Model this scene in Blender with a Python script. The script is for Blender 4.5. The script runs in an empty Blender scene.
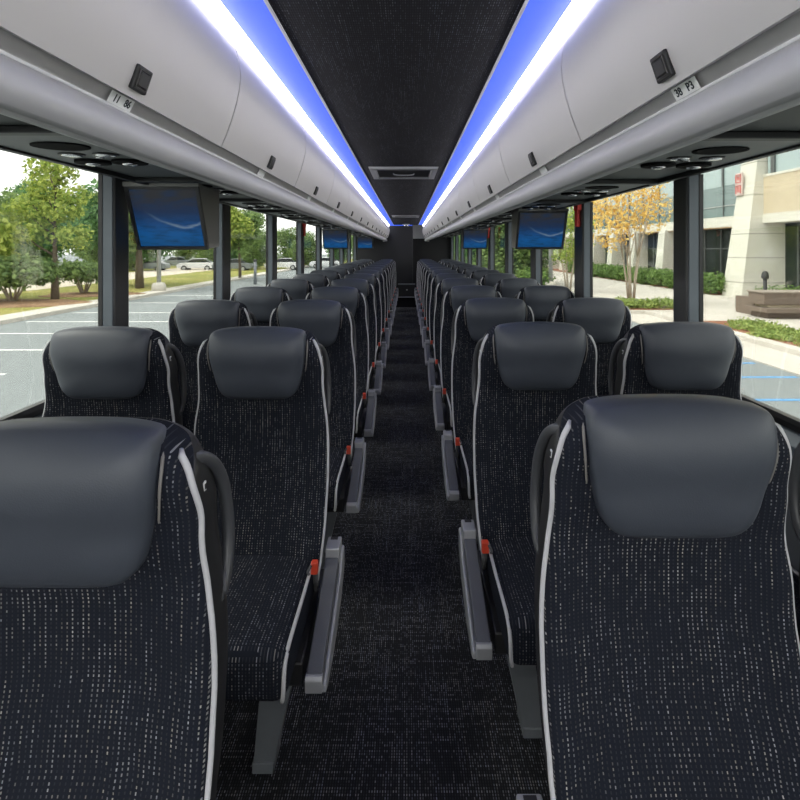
import bpy, bmesh, math, random
from mathutils import Vector, Matrix

C = bpy.context.scene
col = C.collection
R = math.radians
random.seed(7)

# ------------------------------------------------------------------ camera, light, exposure
CAM_Z = 1.42
cam_d = bpy.data.cameras.new('camera')
cam = bpy.data.objects.new('camera', cam_d)
col.objects.link(cam)
cam.location = (0.025, 0, CAM_Z)
cam.rotation_euler = (R(90), 0, 0)
cam_d.sensor_width = 36
cam_d.lens = 525 / 800 * 36
cam_d.shift_x = -7 / 800
cam_d.shift_y = -151.5 / 800
cam_d.clip_start = 0.02
cam_d.clip_end = 500
C.camera = cam

w = bpy.data.worlds.new('overcast_sky')
C.world = w
w.use_nodes = True
bg = w.node_tree.nodes['Background']
bg.inputs[0].default_value = (1.0, 0.985, 0.97, 1)
bg.inputs[1].default_value = 2.3

sd = bpy.data.lights.new('sun', 'SUN')
sd.energy = 2.8
sd.angle = R(25)
sd.color = (1.0, 0.96, 0.88)
sun = bpy.data.objects.new('sun', sd)
col.objects.link(sun)
sun.rotation_euler = Vector((0.62, 0.15, -0.85)).to_track_quat('-Z', 'Y').to_euler()

C.view_settings.view_transform = 'Standard'
C.view_settings.look = 'None'
C.view_settings.gamma = 1
C.view_settings.use_curve_mapping = False
C.view_settings.exposure = 1.05
C.cycles.use_denoising = True
C.cycles.max_bounces = 10
C.cycles.transparent_max_bounces = 24
C.cycles.sample_clamp_indirect = 6

# ------------------------------------------------------------------ materials
class NT:
    def __init__(s, name):
        s.m = bpy.data.materials.new(name)
        s.m.use_nodes = True
        s.t = s.m.node_tree
        s.b = s.t.nodes['Principled BSDF']
        s.out = s.t.nodes['Material Output']
    def n(s, typ, **kw):
        nd = s.t.nodes.new(typ)
        for k, v in kw.items():
            setattr(nd, k, v)
        return nd
    def link(s, a, b):
        s.t.links.new(a, b)
    def put(s, sock, v):
        if isinstance(v, (int, float)):
            sock.default_value = v
        elif isinstance(v, (tuple, list)):
            sock.default_value = tuple(v) if len(v) == 4 or len(sock.default_value) == 3 else tuple(v) + (1,)
        else:
            s.link(v, sock)
    def math(s, op, a, b=0.0, c=None):
        nd = s.n('ShaderNodeMath', operation=op)
        s.put(nd.inputs[0], a)
        s.put(nd.inputs[1], b)
        if c is not None:
            s.put(nd.inputs[2], c)
        return nd.outputs[0]
    def clamp(s, a):
        nd = s.n('ShaderNodeClamp')
        s.put(nd.inputs[0], a)
        return nd.outputs[0]
    def xyz(s, kind='Object'):
        tc = s.n('ShaderNodeTexCoord')
        sp = s.n('ShaderNodeSeparateXYZ')
        s.link(tc.outputs[kind], sp.inputs[0])
        return sp.outputs
    def comb(s, x, y, z=0.0):
        nd = s.n('ShaderNodeCombineXYZ')
        s.put(nd.inputs[0], x); s.put(nd.inputs[1], y); s.put(nd.inputs[2], z)
        return nd.outputs[0]
    def white(s, vec):
        nd = s.n('ShaderNodeTexWhiteNoise', noise_dimensions='3D')
        s.link(vec, nd.inputs['Vector'])
        return nd.outputs['Value']
    def noise(s, scale, vec=None, detail=3.0):
        nd = s.n('ShaderNodeTexNoise')
        nd.inputs['Scale'].default_value = scale
        nd.inputs['Detail'].default_value = detail
        if vec is None:
            tc = s.n('ShaderNodeTexCoord')
            vec = tc.outputs['Object']
        s.link(vec, nd.inputs['Vector'])
        return nd.outputs[0]
    def mix(s, f, a, b):
        nd = s.n('ShaderNodeMix', data_type='RGBA')
        s.put(nd.inputs[0], f); s.put(nd.inputs[6], a); s.put(nd.inputs[7], b)
        return nd.outputs[2]
    def ramp(s, f, stops):
        nd = s.n('ShaderNodeValToRGB')
        e = nd.color_ramp.elements
        while len(e) < len(stops):
            e.new(0.5)
        for k, (p, c) in enumerate(stops):
            e[k].position = p
            e[k].color = tuple(c) + (1,)
        s.put(nd.inputs[0], f)
        return nd.outputs[0]
    def bump(s, h, strength=0.2, dist=0.01):
        nd = s.n('ShaderNodeBump')
        nd.inputs['Strength'].default_value = strength
        nd.inputs['Distance'].default_value = dist
        s.link(h, nd.inputs['Height'])
        s.link(nd.outputs[0], s.b.inputs['Normal'])

MATS = {}
def plain(name, c, rough=0.5, metal=0.0, var=0.06, scale=40, bump=0.0, spec=0.5):
    t = NT(name)
    nz = t.noise(scale)
    lo = tuple(x * (1 - var) for x in c); hi = tuple(min(1, x * (1 + var)) for x in c)
    t.link(t.mix(nz, lo, hi), t.b.inputs['Base Color'])
    t.b.inputs['Roughness'].default_value = rough
    t.b.inputs['Metallic'].default_value = metal
    t.b.inputs['Specular IOR Level'].default_value = spec
    if bump:
        t.bump(nz, bump, 0.002)
    MATS[name] = t.m
    return t.m

def emit(name, c, strength, base=(0.8, 0.8, 0.8)):
    t = NT(name)
    t.put(t.b.inputs['Base Color'], base)
    t.put(t.b.inputs['Emission Color'], c)
    t.b.inputs['Emission Strength'].default_value = strength
    MATS[name] = t.m
    return t.m

def weave(name, base, dash, cu, cv, mode, gain=1.5, thr=0.5, du=0.2, dv=0.33, block=9, cross=0.0):
    """woven cloth: dashes of light thread in columns, dense in some columns and sparse in others"""
    t = NT(name)
    x, y, z = t.xyz()
    u = t.math('DIVIDE', x, cu)
    if mode == 'z':
        vv = z
    elif mode == 'y':
        vv = y
    else:
        vv = t.math('SUBTRACT', z, y)
    v = t.math('DIVIDE', vv, cv)
    fu, fv = t.math('FLOOR', u), t.math('FLOOR', v)
    wn = t.white(t.comb(fu, fv))
    w2 = t.white(t.comb(fu, t.math('FLOOR', t.math('DIVIDE', fv, float(block))), 3.7))
    streak = t.noise(1.0, t.comb(t.math('MULTIPLY', fu, 3.17), t.math('DIVIDE', v, float(block)), 0.5), 2.0)
    big = t.noise(0.09, t.comb(fu, t.math('MULTIPLY', fv, 0.5)), 2.0)
    mu = t.math('LESS_THAN', t.math('ABSOLUTE', t.math('SUBTRACT', t.math('FRACT', u), 0.5)), du)
    mv = t.math('LESS_THAN', t.math('ABSOLUTE', t.math('SUBTRACT', t.math('FRACT', v), 0.5)), dv)
    s = t.math('ADD', t.math('MULTIPLY', wn, 0.45), t.math('MULTIPLY', streak, 1.1))
    s = t.math('ADD', s, t.math('MULTIPLY', big, 0.7))
    s = t.clamp(t.math('ADD', 0.035, t.math('MAXIMUM', 0.0, t.math('MULTIPLY', t.math('SUBTRACT', s, thr + 0.6), gain))))
    f = t.math('MULTIPLY', t.math('MULTIPLY', mu, mv), s)
    if cross:
        w3 = t.white(t.comb(t.math('FLOOR', t.math('DIVIDE', fu, 14.0)), fv, 9.1))
        h = t.math('MULTIPLY', t.math('GREATER_THAN', w3, 0.72), t.math('MULTIPLY', mv, mu))
        f = t.math('MAXIMUM', f, t.math('MULTIPLY', t.math('MULTIPLY', h, wn), cross))
    # warm and cool threads
    dcol = t.mix(w2, dash, (dash[0] * 0.85, dash[1] * 0.95, dash[2] * 1.2))
    t.link(t.mix(f, base, dcol), t.b.inputs['Base Color'])
    t.b.inputs['Roughness'].default_value = 0.9
    t.b.inputs['Specular IOR Level'].default_value = 0.15
    grid = t.math('ADD', t.math('PINGPONG', u, 0.5), t.math('PINGPONG', v, 0.5))
    t.bump(grid, 0.25, 0.002)
    MATS[name] = t.m
    return t.m

weave('back_fabric', (0.010, 0.012, 0.019), (0.50, 0.46, 0.40), 0.0078, 0.0062, 'z', gain=1.5, thr=0.46, du=0.125, dv=0.26, block=12)
weave('cushion_fabric', (0.010, 0.012, 0.019), (0.46, 0.43, 0.40), 0.0078, 0.0075, 'zy', gain=1.2, thr=0.50, du=0.15, dv=0.3, block=12)
weave('aisle_carpet', (0.013, 0.013, 0.015), (0.48, 0.47, 0.47), 0.0070, 0.0085, 'y', gain=1.0, thr=0.50, du=0.20, dv=0.36, block=14, cross=0.5)
weave('ceiling_carpet', (0.035, 0.035, 0.040), (0.40, 0.40, 0.42), 0.006, 0.014, 'y', gain=0.9, thr=0.5, du=0.2, dv=0.3, block=12)

def leather(name, c):
    t = NT(name)
    vo = t.n('ShaderNodeTexVoronoi')
    vo.inputs['Scale'].default_value = 420
    tc = t.n('ShaderNodeTexCoord')
    t.link(tc.outputs['Object'], vo.inputs['Vector'])
    t.bump(vo.outputs['Distance'], 0.10, 0.001)
    nz = t.noise(14)
    t.link(t.mix(nz, tuple(x * 0.9 for x in c), tuple(x * 1.1 for x in c)), t.b.inputs['Base Color'])
    t.b.inputs['Roughness'].default_value = 0.48
    MATS[name] = t.m
leather('headrest_leather', (0.048, 0.055, 0.071))

plain('piping', (0.50, 0.50, 0.52), 0.5)
plain('seam_grey', (0.17, 0.16, 0.15), 0.6)
plain('shell_plastic', (0.014, 0.014, 0.016), 0.5, bump=0.05, scale=300)
plain('handle_rubber', (0.048, 0.050, 0.056), 0.42)
plain('arm_pad', (0.095, 0.098, 0.110), 0.45, bump=0.04, scale=300)
plain('silver_trim', (0.34, 0.345, 0.36), 0.42, 0.3)
plain('black_plastic', (0.012, 0.012, 0.013), 0.45)
plain('grille_black', (0.010, 0.010, 0.011), 0.9, spec=0.1)
plain('leg_metal', (0.20, 0.215, 0.235), 0.45, 0.3)
plain('buckle_red', (0.55, 0.05, 0.02), 0.4)
plain('badge_white', (0.65, 0.65, 0.65), 0.5)
plain('belt_grey', (0.06, 0.06, 0.065), 0.8)
plain('bin_silver', (0.72, 0.70, 0.685), 0.45, 0.1, var=0.02, scale=5)
plain('rail_silver', (0.60, 0.60, 0.61), 0.5, 0.15, var=0.03, scale=6)
plain('recess_grey', (0.50, 0.49, 0.49), 0.5)
plain('lip_white', (0.75, 0.75, 0.76), 0.4)
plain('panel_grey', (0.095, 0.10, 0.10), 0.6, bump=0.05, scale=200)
plain('service_grey', (0.17, 0.18, 0.18), 0.5)
plain('pillar_dark', (0.030, 0.030, 0.033), 0.5)
plain('pillar_face', (0.10, 0.12, 0.14), 0.5)
plain('gasket_black', (0.008, 0.008, 0.009), 0.45)
plain('sidewall_grey', (0.12, 0.13, 0.145), 0.5)
plain('rear_wall_dark', (0.010, 0.0105, 0.013), 0.65, bump=0.1, scale=150)
plain('rear_wall_deep', (0.010, 0.010, 0.012), 0.7)
plain('soffit_white', (0.55, 0.55, 0.56), 0.5)
plain('chrome', (0.75, 0.75, 0.77), 0.18, 1.0)
plain('monitor_case', (0.20, 0.195, 0.187), 0.45, bump=0.04, scale=250)
plain('handle_red', (0.75, 0.03, 0.02), 0.4)
plain('hatch_frame', (0.40, 0.41, 0.43), 0.4, 0.3)
plain('glyph_ink', (0.02, 0.03, 0.035), 0.6)
plain('glyph_red', (0.55, 0.03, 0.03), 0.6)
plain('placard_white', (0.92, 0.93, 0.91), 0.5)
emit('led_white', (1.0, 0.97, 0.97), 6.0)
emit('led_blue', (0.055, 0.15, 1.0), 0.42, (0.01, 0.03, 0.25))

def screen_mat():
    t = NT('screen_picture')
    x, y, z = t.xyz()
    # local x -0.15..0.15, local z -0.13..0.13
    v = t.math('ADD', t.math('DIVIDE', z, 0.26), 0.5)
    u = t.math('ADD', t.math('DIVIDE', x, 0.30), 0.5)
    base = t.ramp(v, [(0.0, (0.010, 0.12, 0.34)), (0.22, (0.012, 0.15, 0.46)), (0.38, (0.018, 0.11, 0.34)), (0.60, (0.022, 0.05, 0.13)), (0.85, (0.045, 0.047, 0.052))])  # grey at the top is a reflection put into the picture colour
    wv = t.noise(3.2, t.comb(t.math('MULTIPLY', u, 1.3), t.math('MULTIPLY', v, 5.0)), 4.0)
    dark = t.mix(t.clamp(t.math('MULTIPLY', t.math('SUBTRACT', wv, 0.45), 3.0)), base, (0.010, 0.05, 0.14))
    # pale crest falling to the right
    cr = t.math('ADD', 0.34, t.math('MULTIPLY', t.math('POWER', t.math('ABSOLUTE', t.math('SUBTRACT', u, 0.72)), 1.6), 0.75))
    cr = t.math('ADD', cr, t.math('MULTIPLY', t.math('SUBTRACT', wv, 0.5), 0.08))
    dist = t.math('ABSOLUTE', t.math('SUBTRACT', v, cr))
    edge = t.clamp(t.math('SUBTRACT', 1.0, t.math('DIVIDE', dist, 0.035)))
    fade = t.clamp(t.math('MULTIPLY', t.math('SUBTRACT', u, 0.18), 2.2))
    fm = t.math('MULTIPLY', t.math('MULTIPLY', edge, fade), 0.75)
    c = t.mix(fm, dark, (0.30, 0.42, 0.55))
    t.put(t.b.inputs['Base Color'], (0.01, 0.01, 0.012))
    t.b.inputs['Roughness'].default_value = 0.25
    t.b.inputs['Specular IOR Level'].default_value = 0.12
    t.link(c, t.b.inputs['Emission Color'])
    t.b.inputs['Emission Strength'].default_value = 0.24
    MATS['screen_picture'] = t.m
screen_mat()

def glass_mat(name, tint, refl):
    t = NT(name)
    tr = t.n('ShaderNodeBsdfTransparent'); tr.inputs[0].default_value = tint + (1,)
    gl = t.n('ShaderNodeBsdfGlossy'); gl.inputs['Roughness'].default_value = 0.02
    fr = t.n('ShaderNodeFresnel'); fr.inputs[0].default_value = 1.3
    mx = t.n('ShaderNodeMixShader')
    t.link(t.math('MULTIPLY', fr.outputs[0], refl), mx.inputs[0])
    t.link(tr.outputs[0], mx.inputs[1]); t.link(gl.outputs[0], mx.inputs[2])
    t.link(mx.outputs[0], t.out.inputs[0])
    MATS[name] = t.m
glass_mat('window_glass', (0.70, 0.715, 0.70), 0.35)
glass_mat('windshield_glass', (0.97, 0.98, 0.97), 0.3)

# outdoors
def ground_mat(name, a, b, scale, rough=0.9, bump=0.0, c=None):
    t = NT(name)
    nz = t.noise(scale, None, 5.0)
    n2 = t.noise(scale * 9, None, 3.0)
    k = t.math('ADD', t.math('MULTIPLY', nz, 0.7), t.math('MULTIPLY', n2, 0.3))
    t.link(t.ramp(k, [(0.35, a), (0.65, b)]), t.b.inputs['Base Color'])
    t.b.inputs['Roughness'].default_value = rough
    t.b.inputs['Specular IOR Level'].default_value = 0.2
    MATS[name] = t.m
ground_mat('asphalt', (0.222, 0.245, 0.25), (0.245, 0.266, 0.270), 0.35)
ground_mat('concrete', (0.50, 0.47, 0.42), (0.60, 0.57, 0.52), 0.8)
ground_mat('lawn', (0.17, 0.20, 0.035), (0.34, 0.30, 0.10), 0.5)
ground_mat('mulch', (0.20, 0.12, 0.075), (0.34, 0.22, 0.13), 1.5)
ground_mat('tan_ground', (0.52, 0.46, 0.38), (0.62, 0.56, 0.47), 0.8)
ground_mat('red_mulch', (0.20, 0.085, 0.05), (0.32, 0.16, 0.10), 3.0)
plain('paint_white', (0.75, 0.75, 0.73), 0.7)
plain('paint_blue', (0.10, 0.32, 0.62), 0.7)
plain('precast', (0.66, 0.65, 0.57), 0.85, var=0.05, scale=1.5)
plain('precast_joint', (0.30, 0.29, 0.25), 0.9)
plain('precast_tan', (0.58, 0.50, 0.36), 0.85, var=0.05, scale=1.2)
plain('building_glass_dark', (0.018, 0.024, 0.021), 0.35, 0.0, spec=0.15)
plain('spandrel_glass', (0.16, 0.22, 0.215), 0.15)
plain('upper_glass', (0.36, 0.45, 0.45), 0.10)
plain('mullion', (0.10, 0.11, 0.11), 0.5)
plain('soffit_orange', (0.45, 0.28, 0.14), 0.8)
plain('planter_brown', (0.185, 0.145, 0.115), 0.9, var=0.1, scale=3)
plain('planter_cap', (0.30, 0.26, 0.22), 0.9)
plain('pole_grey', (0.42, 0.43, 0.42), 0.5, 0.2)
plain('sign_panel', (0.62, 0.50, 0.46), 0.7)
plain('bark', (0.13, 0.10, 0.075), 0.95, var=0.3, scale=6)
plain('pale_bark', (0.40, 0.34, 0.26), 0.9, var=0.15, scale=6)
plain('car_white', (0.72, 0.73, 0.74), 0.25)
plain('car_grey', (0.20, 0.22, 0.24), 0.25)
plain('car_red', (0.30, 0.04, 0.03), 0.25)
plain('car_glass', (0.02, 0.025, 0.03), 0.08)
plain('tyre', (0.015, 0.015, 0.015), 0.8)

def leaf_mat(name, a, b):
    t = NT(name)
    nz = t.noise(0.9, None, 3.0)
    g = t.n('ShaderNodeNewGeometry')
    k = t.math('ADD', t.math('MULTIPLY', nz, 0.55), t.math('MULTIPLY', g.outputs['Random Per Island'], 0.45))
    c = t.ramp(k, [(0.25, a), (0.75, b)])
    t.link(c, t.b.inputs['Base Color'])
    t.b.inputs['Roughness'].default_value = 0.7
    t.b.inputs['Specular IOR Level'].default_value = 0.2
    tl = t.n('ShaderNodeBsdfTranslucent')
    t.link(c, tl.inputs[0])
    mx = t.n('ShaderNodeMixShader'); mx.inputs[0].default_value = 0.4
    t.link(t.b.outputs[0], mx.inputs[1]); t.link(tl.outputs[0], mx.inputs[2])
    t.link(mx.outputs[0], t.out.inputs[0])
    MATS[name] = t.m
leaf_mat('leaf_lime', (0.17, 0.27, 0.05), (0.56, 0.62, 0.16))
leaf_mat('leaf_green', (0.10, 0.17, 0.065), (0.31, 0.42, 0.15))
leaf_mat('leaf_dark', (0.076, 0.170, 0.068), (0.221, 0.391, 0.153))
leaf_mat('leaf_autumn', (0.70, 0.42, 0.08), (0.95, 0.78, 0.32))
leaf_mat('leaf_hedge', (0.09, 0.17, 0.045), (0.27, 0.40, 0.12))
leaf_mat('leaf_light_hedge', (0.17, 0.26, 0.07), (0.46, 0.55, 0.18))

# ------------------------------------------------------------------ object helpers
def props(o, label=None, cat=None, group=None, kind=None):
    if label: o['label'] = label
    if cat: o['category'] = cat
    if group: o['group'] = group
    if kind: o['kind'] = kind
    return o

def thing(name, loc, label, cat, group=None, rz=0.0):
    o = bpy.data.objects.new(name, None)
    o.empty_display_size = 0.1
    col.objects.link(o)
    o.location = loc
    o.rotation_euler = (0, 0, rz)
    return props(o, label, cat, group)

def link_mesh(name, me, mat, parent=None, loc=None, smooth=False):
    o = bpy.data.objects.new(name, me)
    col.objects.link(o)
    if parent: o.parent = parent
    if loc: o.location = loc
    if mat:
        me.materials.append(MATS[mat])
    if smooth:
        for p in me.polygons: p.use_smooth = True
    return o

def from_bm(name, bm, mat, parent=None, loc=None, smooth=False, fix=True):
    if fix:
        bmesh.ops.recalc_face_normals(bm, faces=bm.faces)
    me = bpy.data.meshes.new(name)
    bm.to_mesh(me)
    bm.free()
    return link_mesh(name, me, mat, parent, loc, smooth)

def bm_box(bm, lo, hi, bev=0.0, seg=2):
    r = bmesh.ops.create_cube(bm, size=1.0)
    vs = r['verts']
    for v in vs:
        v.co = Vector([(lo[i] + hi[i]) / 2 + v.co[i] * (hi[i] - lo[i]) for i in range(3)])
    if bev:
        es = set()
        for v in vs:
            for e in v.link_edges: es.add(e)
        bmesh.ops.bevel(bm, geom=list(es), offset=bev, segments=seg, profile=0.5, affect='EDGES')
    return bm

def box(name, lo, hi, mat, parent=None, bev=0.0, seg=2, smooth=False):
    bm = bmesh.new()
    bm_box(bm, lo, hi, bev, seg)
    return from_bm(name, bm, mat, parent, None, smooth)

def tube_bm(bm, pts, rad, seg=8, closed=False, flat=1.0):
    pts = [Vector(p) for p in pts]
    n = len(pts)
    rings = []
    up = Vector((0.0, 0.13, 1.0)).normalized()
    for i, p in enumerate(pts):
        if closed:
            t = pts[(i + 1) % n] - pts[i - 1]
        else:
            t = pts[min(i + 1, n - 1)] - pts[max(i - 1, 0)]
        t.normalize()
        ref = Vector((0, 1, 0)) if abs(t.y) < 0.9 else Vector((1, 0, 0))
        a = t.cross(ref).normalized(); b = t.cross(a).normalized()
        r = rad[i] if isinstance(rad, (list, tuple)) else rad
        rings.append([bm.verts.new(p + a * (math.cos(2 * math.pi * k / seg) * r) + b * (math.sin(2 * math.pi * k / seg) * r * flat)) for k in range(seg)])
    m = n if closed else n - 1
    for i in range(m):
        A, B = rings[i], rings[(i + 1) % n]
        for k in range(seg):
            bm.faces.new((A[k], A[(k + 1) % seg], B[(k + 1) % seg], B[k]))
    if not closed:
        bm.faces.new(rings[0]); bm.faces.new(rings[-1])
    return bm

def tube(name, pts, rad, mat, parent=None, seg=8, closed=False, flat=1.0):
    return from_bm(name, tube_bm(bmesh.new(), pts, rad, seg, closed, flat), mat, parent, None, True)

def smooth_path(pts, n=6):
    """Catmull-Rom through the points"""
    P = [Vector(p) for p in pts]
    P = [P[0] * 2 - P[1]] + P + [P[-1] * 2 - P[-2]]
    out = []
    for i in range(1, len(P) - 2):
        for k in range(n):
            t = k / n
            a, b, c, d = P[i - 1], P[i], P[i + 1], P[i + 2]
            out.append(0.5 * ((2 * b) + (c - a) * t + (2 * a - 5 * b + 4 * c - d) * t * t + (3 * b - a - 3 * c + d) * t ** 3))
    out.append(P[-2])
    return out

def loft(name, rings, mat, parent=None, cap=(True, True), smooth=True):
    bm = bmesh.new()
    R_ = []
    for r in rings:
        R_.append([bm.verts.new(p) for p in r])
    for A, B in zip(R_, R_[1:]):
        n = len(A)
        for k in range(n):
            bm.faces.new((A[k], A[(k + 1) % n], B[(k + 1) % n], B[k]))
    for flag, r in ((cap[0], R_[0]), (cap[1], R_[-1])):
        if flag:
            c = bm.verts.new(sum((v.co for v in r), Vector()) / len(r))
            for k in range(len(r)):
                bm.faces.new((r[k], r[(k + 1) % len(r)], c))
    return from_bm(name, bm, mat, parent, None, smooth)

def prism(name, poly, axis, a, b, mat, parent=None, bev=0.0, smooth=False):
    """polygon in the other two axes, extruded along axis from a to b"""
    bm = bmesh.new()
    def mk(p, h):
        return {'x': (h, p[0], p[1]), 'y': (p[0], h, p[1]), 'z': (p[0], p[1], h)}[axis]
    A = [bm.verts.new(mk(p, a)) for p in poly]
    B = [bm.verts.new(mk(p, b)) for p in poly]
    n = len(poly)
    bm.faces.new(A); bm.faces.new(B[::-1])
    for k in range(n):
        bm.faces.new((A[k], A[(k + 1) % n], B[(k + 1) % n], B[k]))
    bmesh.ops.recalc_face_normals(bm, faces=bm.faces)
    if bev:
        bmesh.ops.bevel(bm, geom=list(bm.edges), offset=bev, segments=2, profile=0.5, affect='EDGES')
    return from_bm(name, bm, mat, parent, None, smooth)

def strip(name, prof, y0, y1, mat, parent=None, thick=0.004, sx=1, ny=1, smooth=True):
    """an extruded sheet with thickness: profile of (X, Z above camera) along y"""
    P = [(sx * x, CAM_Z + z) for x, z in prof]
    # outward offset for thickness
    Q = []
    for i, p in enumerate(P):
        a = P[max(i - 1, 0)]; b = P[min(i + 1, len(P) - 1)]
        t = Vector((b[0] - a[0], b[1] - a[1])).normalized()
        nrm = Vector((-t.y, t.x)) * sx
        Q.append((p[0] + nrm.x * thick, p[1] + nrm.y * thick))
    poly = P + Q[::-1]
    bm = bmesh.new()
    A = [bm.verts.new((p[0], y0, p[1])) for p in poly]
    B = [bm.verts.new((p[0], y1, p[1])) for p in poly]
    n = len(poly); m = len(P)
    for k in range(n):
        bm.faces.new((A[k], A[(k + 1) % n], B[(k + 1) % n], B[k]))
    for k in range(m - 1):
        for V in (A, B):
            bm.faces.new((V[k], V[k + 1], V[n - 2 - k], V[n - 1 - k]))
    o = from_bm(name, bm, mat, parent, None, smooth)
    if smooth:
        es = o.modifiers.new('edges', 'EDGE_SPLIT'); es.split_angle = R(40)
    return o

def dup_tree(o, parent=None):
    c = o.copy(); col.objects.link(c)
    if parent: c.parent = parent
    for ch in list(o.children):
        dup_tree(ch, c)
    return c

ORD = ['first', 'second', 'third', 'fourth', 'fifth', 'sixth', 'seventh', 'eighth', 'ninth', 'tenth', 'eleventh', 'twelfth', 'thirteenth', 'fourteenth']

# ------------------------------------------------------------------ coach shell (structure)
Y0, Y1 = -1.7, 14.0
def S(o, label=None):
    return props(o, label, None, None, 'structure')

XW = 1.20
S(box('floor', (-1.3, Y0, -0.06), (1.3, Y1, 0.0), 'aisle_carpet'), 'dark flecked carpet of the coach aisle and floor')
prism_roof = S(box('ceiling', (-0.302, Y0, CAM_Z + 0.58), (0.302, 13.0, CAM_Z + 0.62), 'ceiling_carpet'), 'black textured ceiling panel along the aisle')
S(box('roof_slab', (-1.3, Y0, CAM_Z + 0.66), (1.3, Y1, CAM_Z + 0.72), 'rear_wall_deep'))
for sx, side in ((-1, 'left'), (1, 'right')):
    S(prism('wall_' + side, [(sx * 1.215, -0.05), (sx * 1.14, -0.05), (sx * 1.15, 0.82), (sx * 1.215, 0.84)], 'y', Y0, Y1, 'sidewall_grey'), 'grey side wall below the %s windows' % side)
    S(prism('trim_sill_' + side, [(sx * 1.215, 0.845), (sx * 1.125, 0.825), (sx * 1.125, 0.855), (sx * 1.18, 0.875), (sx * 1.215, 0.875)], 'y', Y0, Y1, 'pillar_face'), 'grey ledge under the %s windows' % side)
    S(prism('trim_gasket_' + side, [(sx * 1.212, 0.87), (sx * 1.175, 0.878), (sx * 1.180, 0.893), (sx * 1.190, 0.905), (sx * 1.212, 0.905)], 'y', Y0, Y1, 'gasket_black'), 'black rubber strip at the foot of the %s windows' % side)
    S(prism('trim_header_' + side, [(sx * 1.215, CAM_Z + 0.306), (sx * 1.165, CAM_Z + 0.290), (sx * 1.120, CAM_Z + 0.283), (sx * 1.045, CAM_Z + 0.259), (sx * 1.030, CAM_Z + 0.261), (sx * 1.030, CAM_Z + 0.31), (sx * 1.215, CAM_Z + 0.36)], 'y', Y0, Y1, 'gasket_black'), 'black window header along the %s side' % side)
    S(box('wall_upper_' + side, (min(sx * 1.22, sx * 1.30), Y0, CAM_Z + 0.33), (max(sx * 1.22, sx * 1.30), Y1, CAM_Z + 0.70), 'rear_wall_deep'))
    # underside of the rack, between rail and window header
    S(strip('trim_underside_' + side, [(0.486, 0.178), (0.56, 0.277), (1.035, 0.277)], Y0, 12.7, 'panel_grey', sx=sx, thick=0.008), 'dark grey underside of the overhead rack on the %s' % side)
# front of the coach, behind the camera
S(box('wall_front', (-1.3, Y0 - 0.06, -0.05), (1.3, Y0, 0.55), 'sidewall_grey'))
S(box('window_windshield', (-1.25, Y0 - 0.05, 0.55), (1.25, Y0 - 0.04, CAM_Z + 0.66), 'windshield_glass'))

PILL = [2.11 + 1.25 * k for k in range(-3, 10)]
for sx, side in ((-1, 'left'), (1, 'right')):
    for k, y in enumerate(PILL):
        wd = 0.11 if k <= 3 else (0.17 if sx > 0 else 0.14)
        lo, hi = sorted((sx * 1.148, sx * 1.215))
        p = S(box('trim_pillar_%s_%d' % (side, k + 1), (lo, y, 0.87), (hi, y + wd, CAM_Z + 0.30), 'pillar_dark', bev=0.008), 'dark window pillar on the %s side' % side)
        f = box('pillar_cover', (min(sx * 1.156, sx * 1.196), y - 0.006, 0.91), (max(sx * 1.156, sx * 1.196), y + 0.004, CAM_Z + 0.296), 'pillar_face', p, bev=0.002)
        g = box('edge_seal', (min(sx * 1.196, sx * 1.212), y - 0.008, 0.90), (max(sx * 1.196, sx * 1.212), y + 0.004, CAM_Z + 0.298), 'gasket_black', p)
        l = box('latch', (min(sx * 1.136, sx * 1.150), y + 0.012, 1.005), (max(sx * 1.136, sx * 1.150), y + 0.055, 1.055), 'black_plastic', p, bev=0.004)
        if k + 1 < len(PILL):
            S(box('window_%s_%d' % (side, k + 1), (min(sx * 1.203, sx * 1.209), y + wd, 0.89), (max(sx * 1.203, sx * 1.209), PILL[k + 1], CAM_Z + 0.30), 'window_glass'), 'tinted coach window pane')

# rear bulkheads
S(box('wall_lavatory', (-1.21, 12.90, 0.0), (0.165, 13.0, CAM_Z + 0.64), 'rear_wall_dark'), 'dark lavatory partition closing the rear left of the aisle')
S(box('trim_lavatory_edge', (0.150, 12.885, 0.30), (0.170, 12.90, CAM_Z + 0.55), 'pillar_dark'))
S(box('wall_lavatory_side', (0.165, 12.90, 0.0), (0.172, Y1, CAM_Z + 0.60), 'rear_wall_dark'))
S(box('wall_rear', (0.172, 13.5, 0.0), (1.21, 13.6, CAM_Z + 0.66), 'rear_wall_deep'), 'black rear wall behind the last seats')
S(box('wall_soffit', (0.172, 13.4, CAM_Z + 0.255), (0.60, 13.5, CAM_Z + 0.60), 'soffit_white'), 'white panel above the rear right wall')
S(box('trim_rear_step', (-0.28, 12.70, 0.0), (0.28, 12.90, 0.245), 'aisle_carpet'), 'carpeted riser at the rear end of the aisle')
S(box('trim_step_nosing', (-0.20, 12.675, 0.235), (0.22, 12.705, 0.252), 'silver_trim', bev=0.003))

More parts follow.
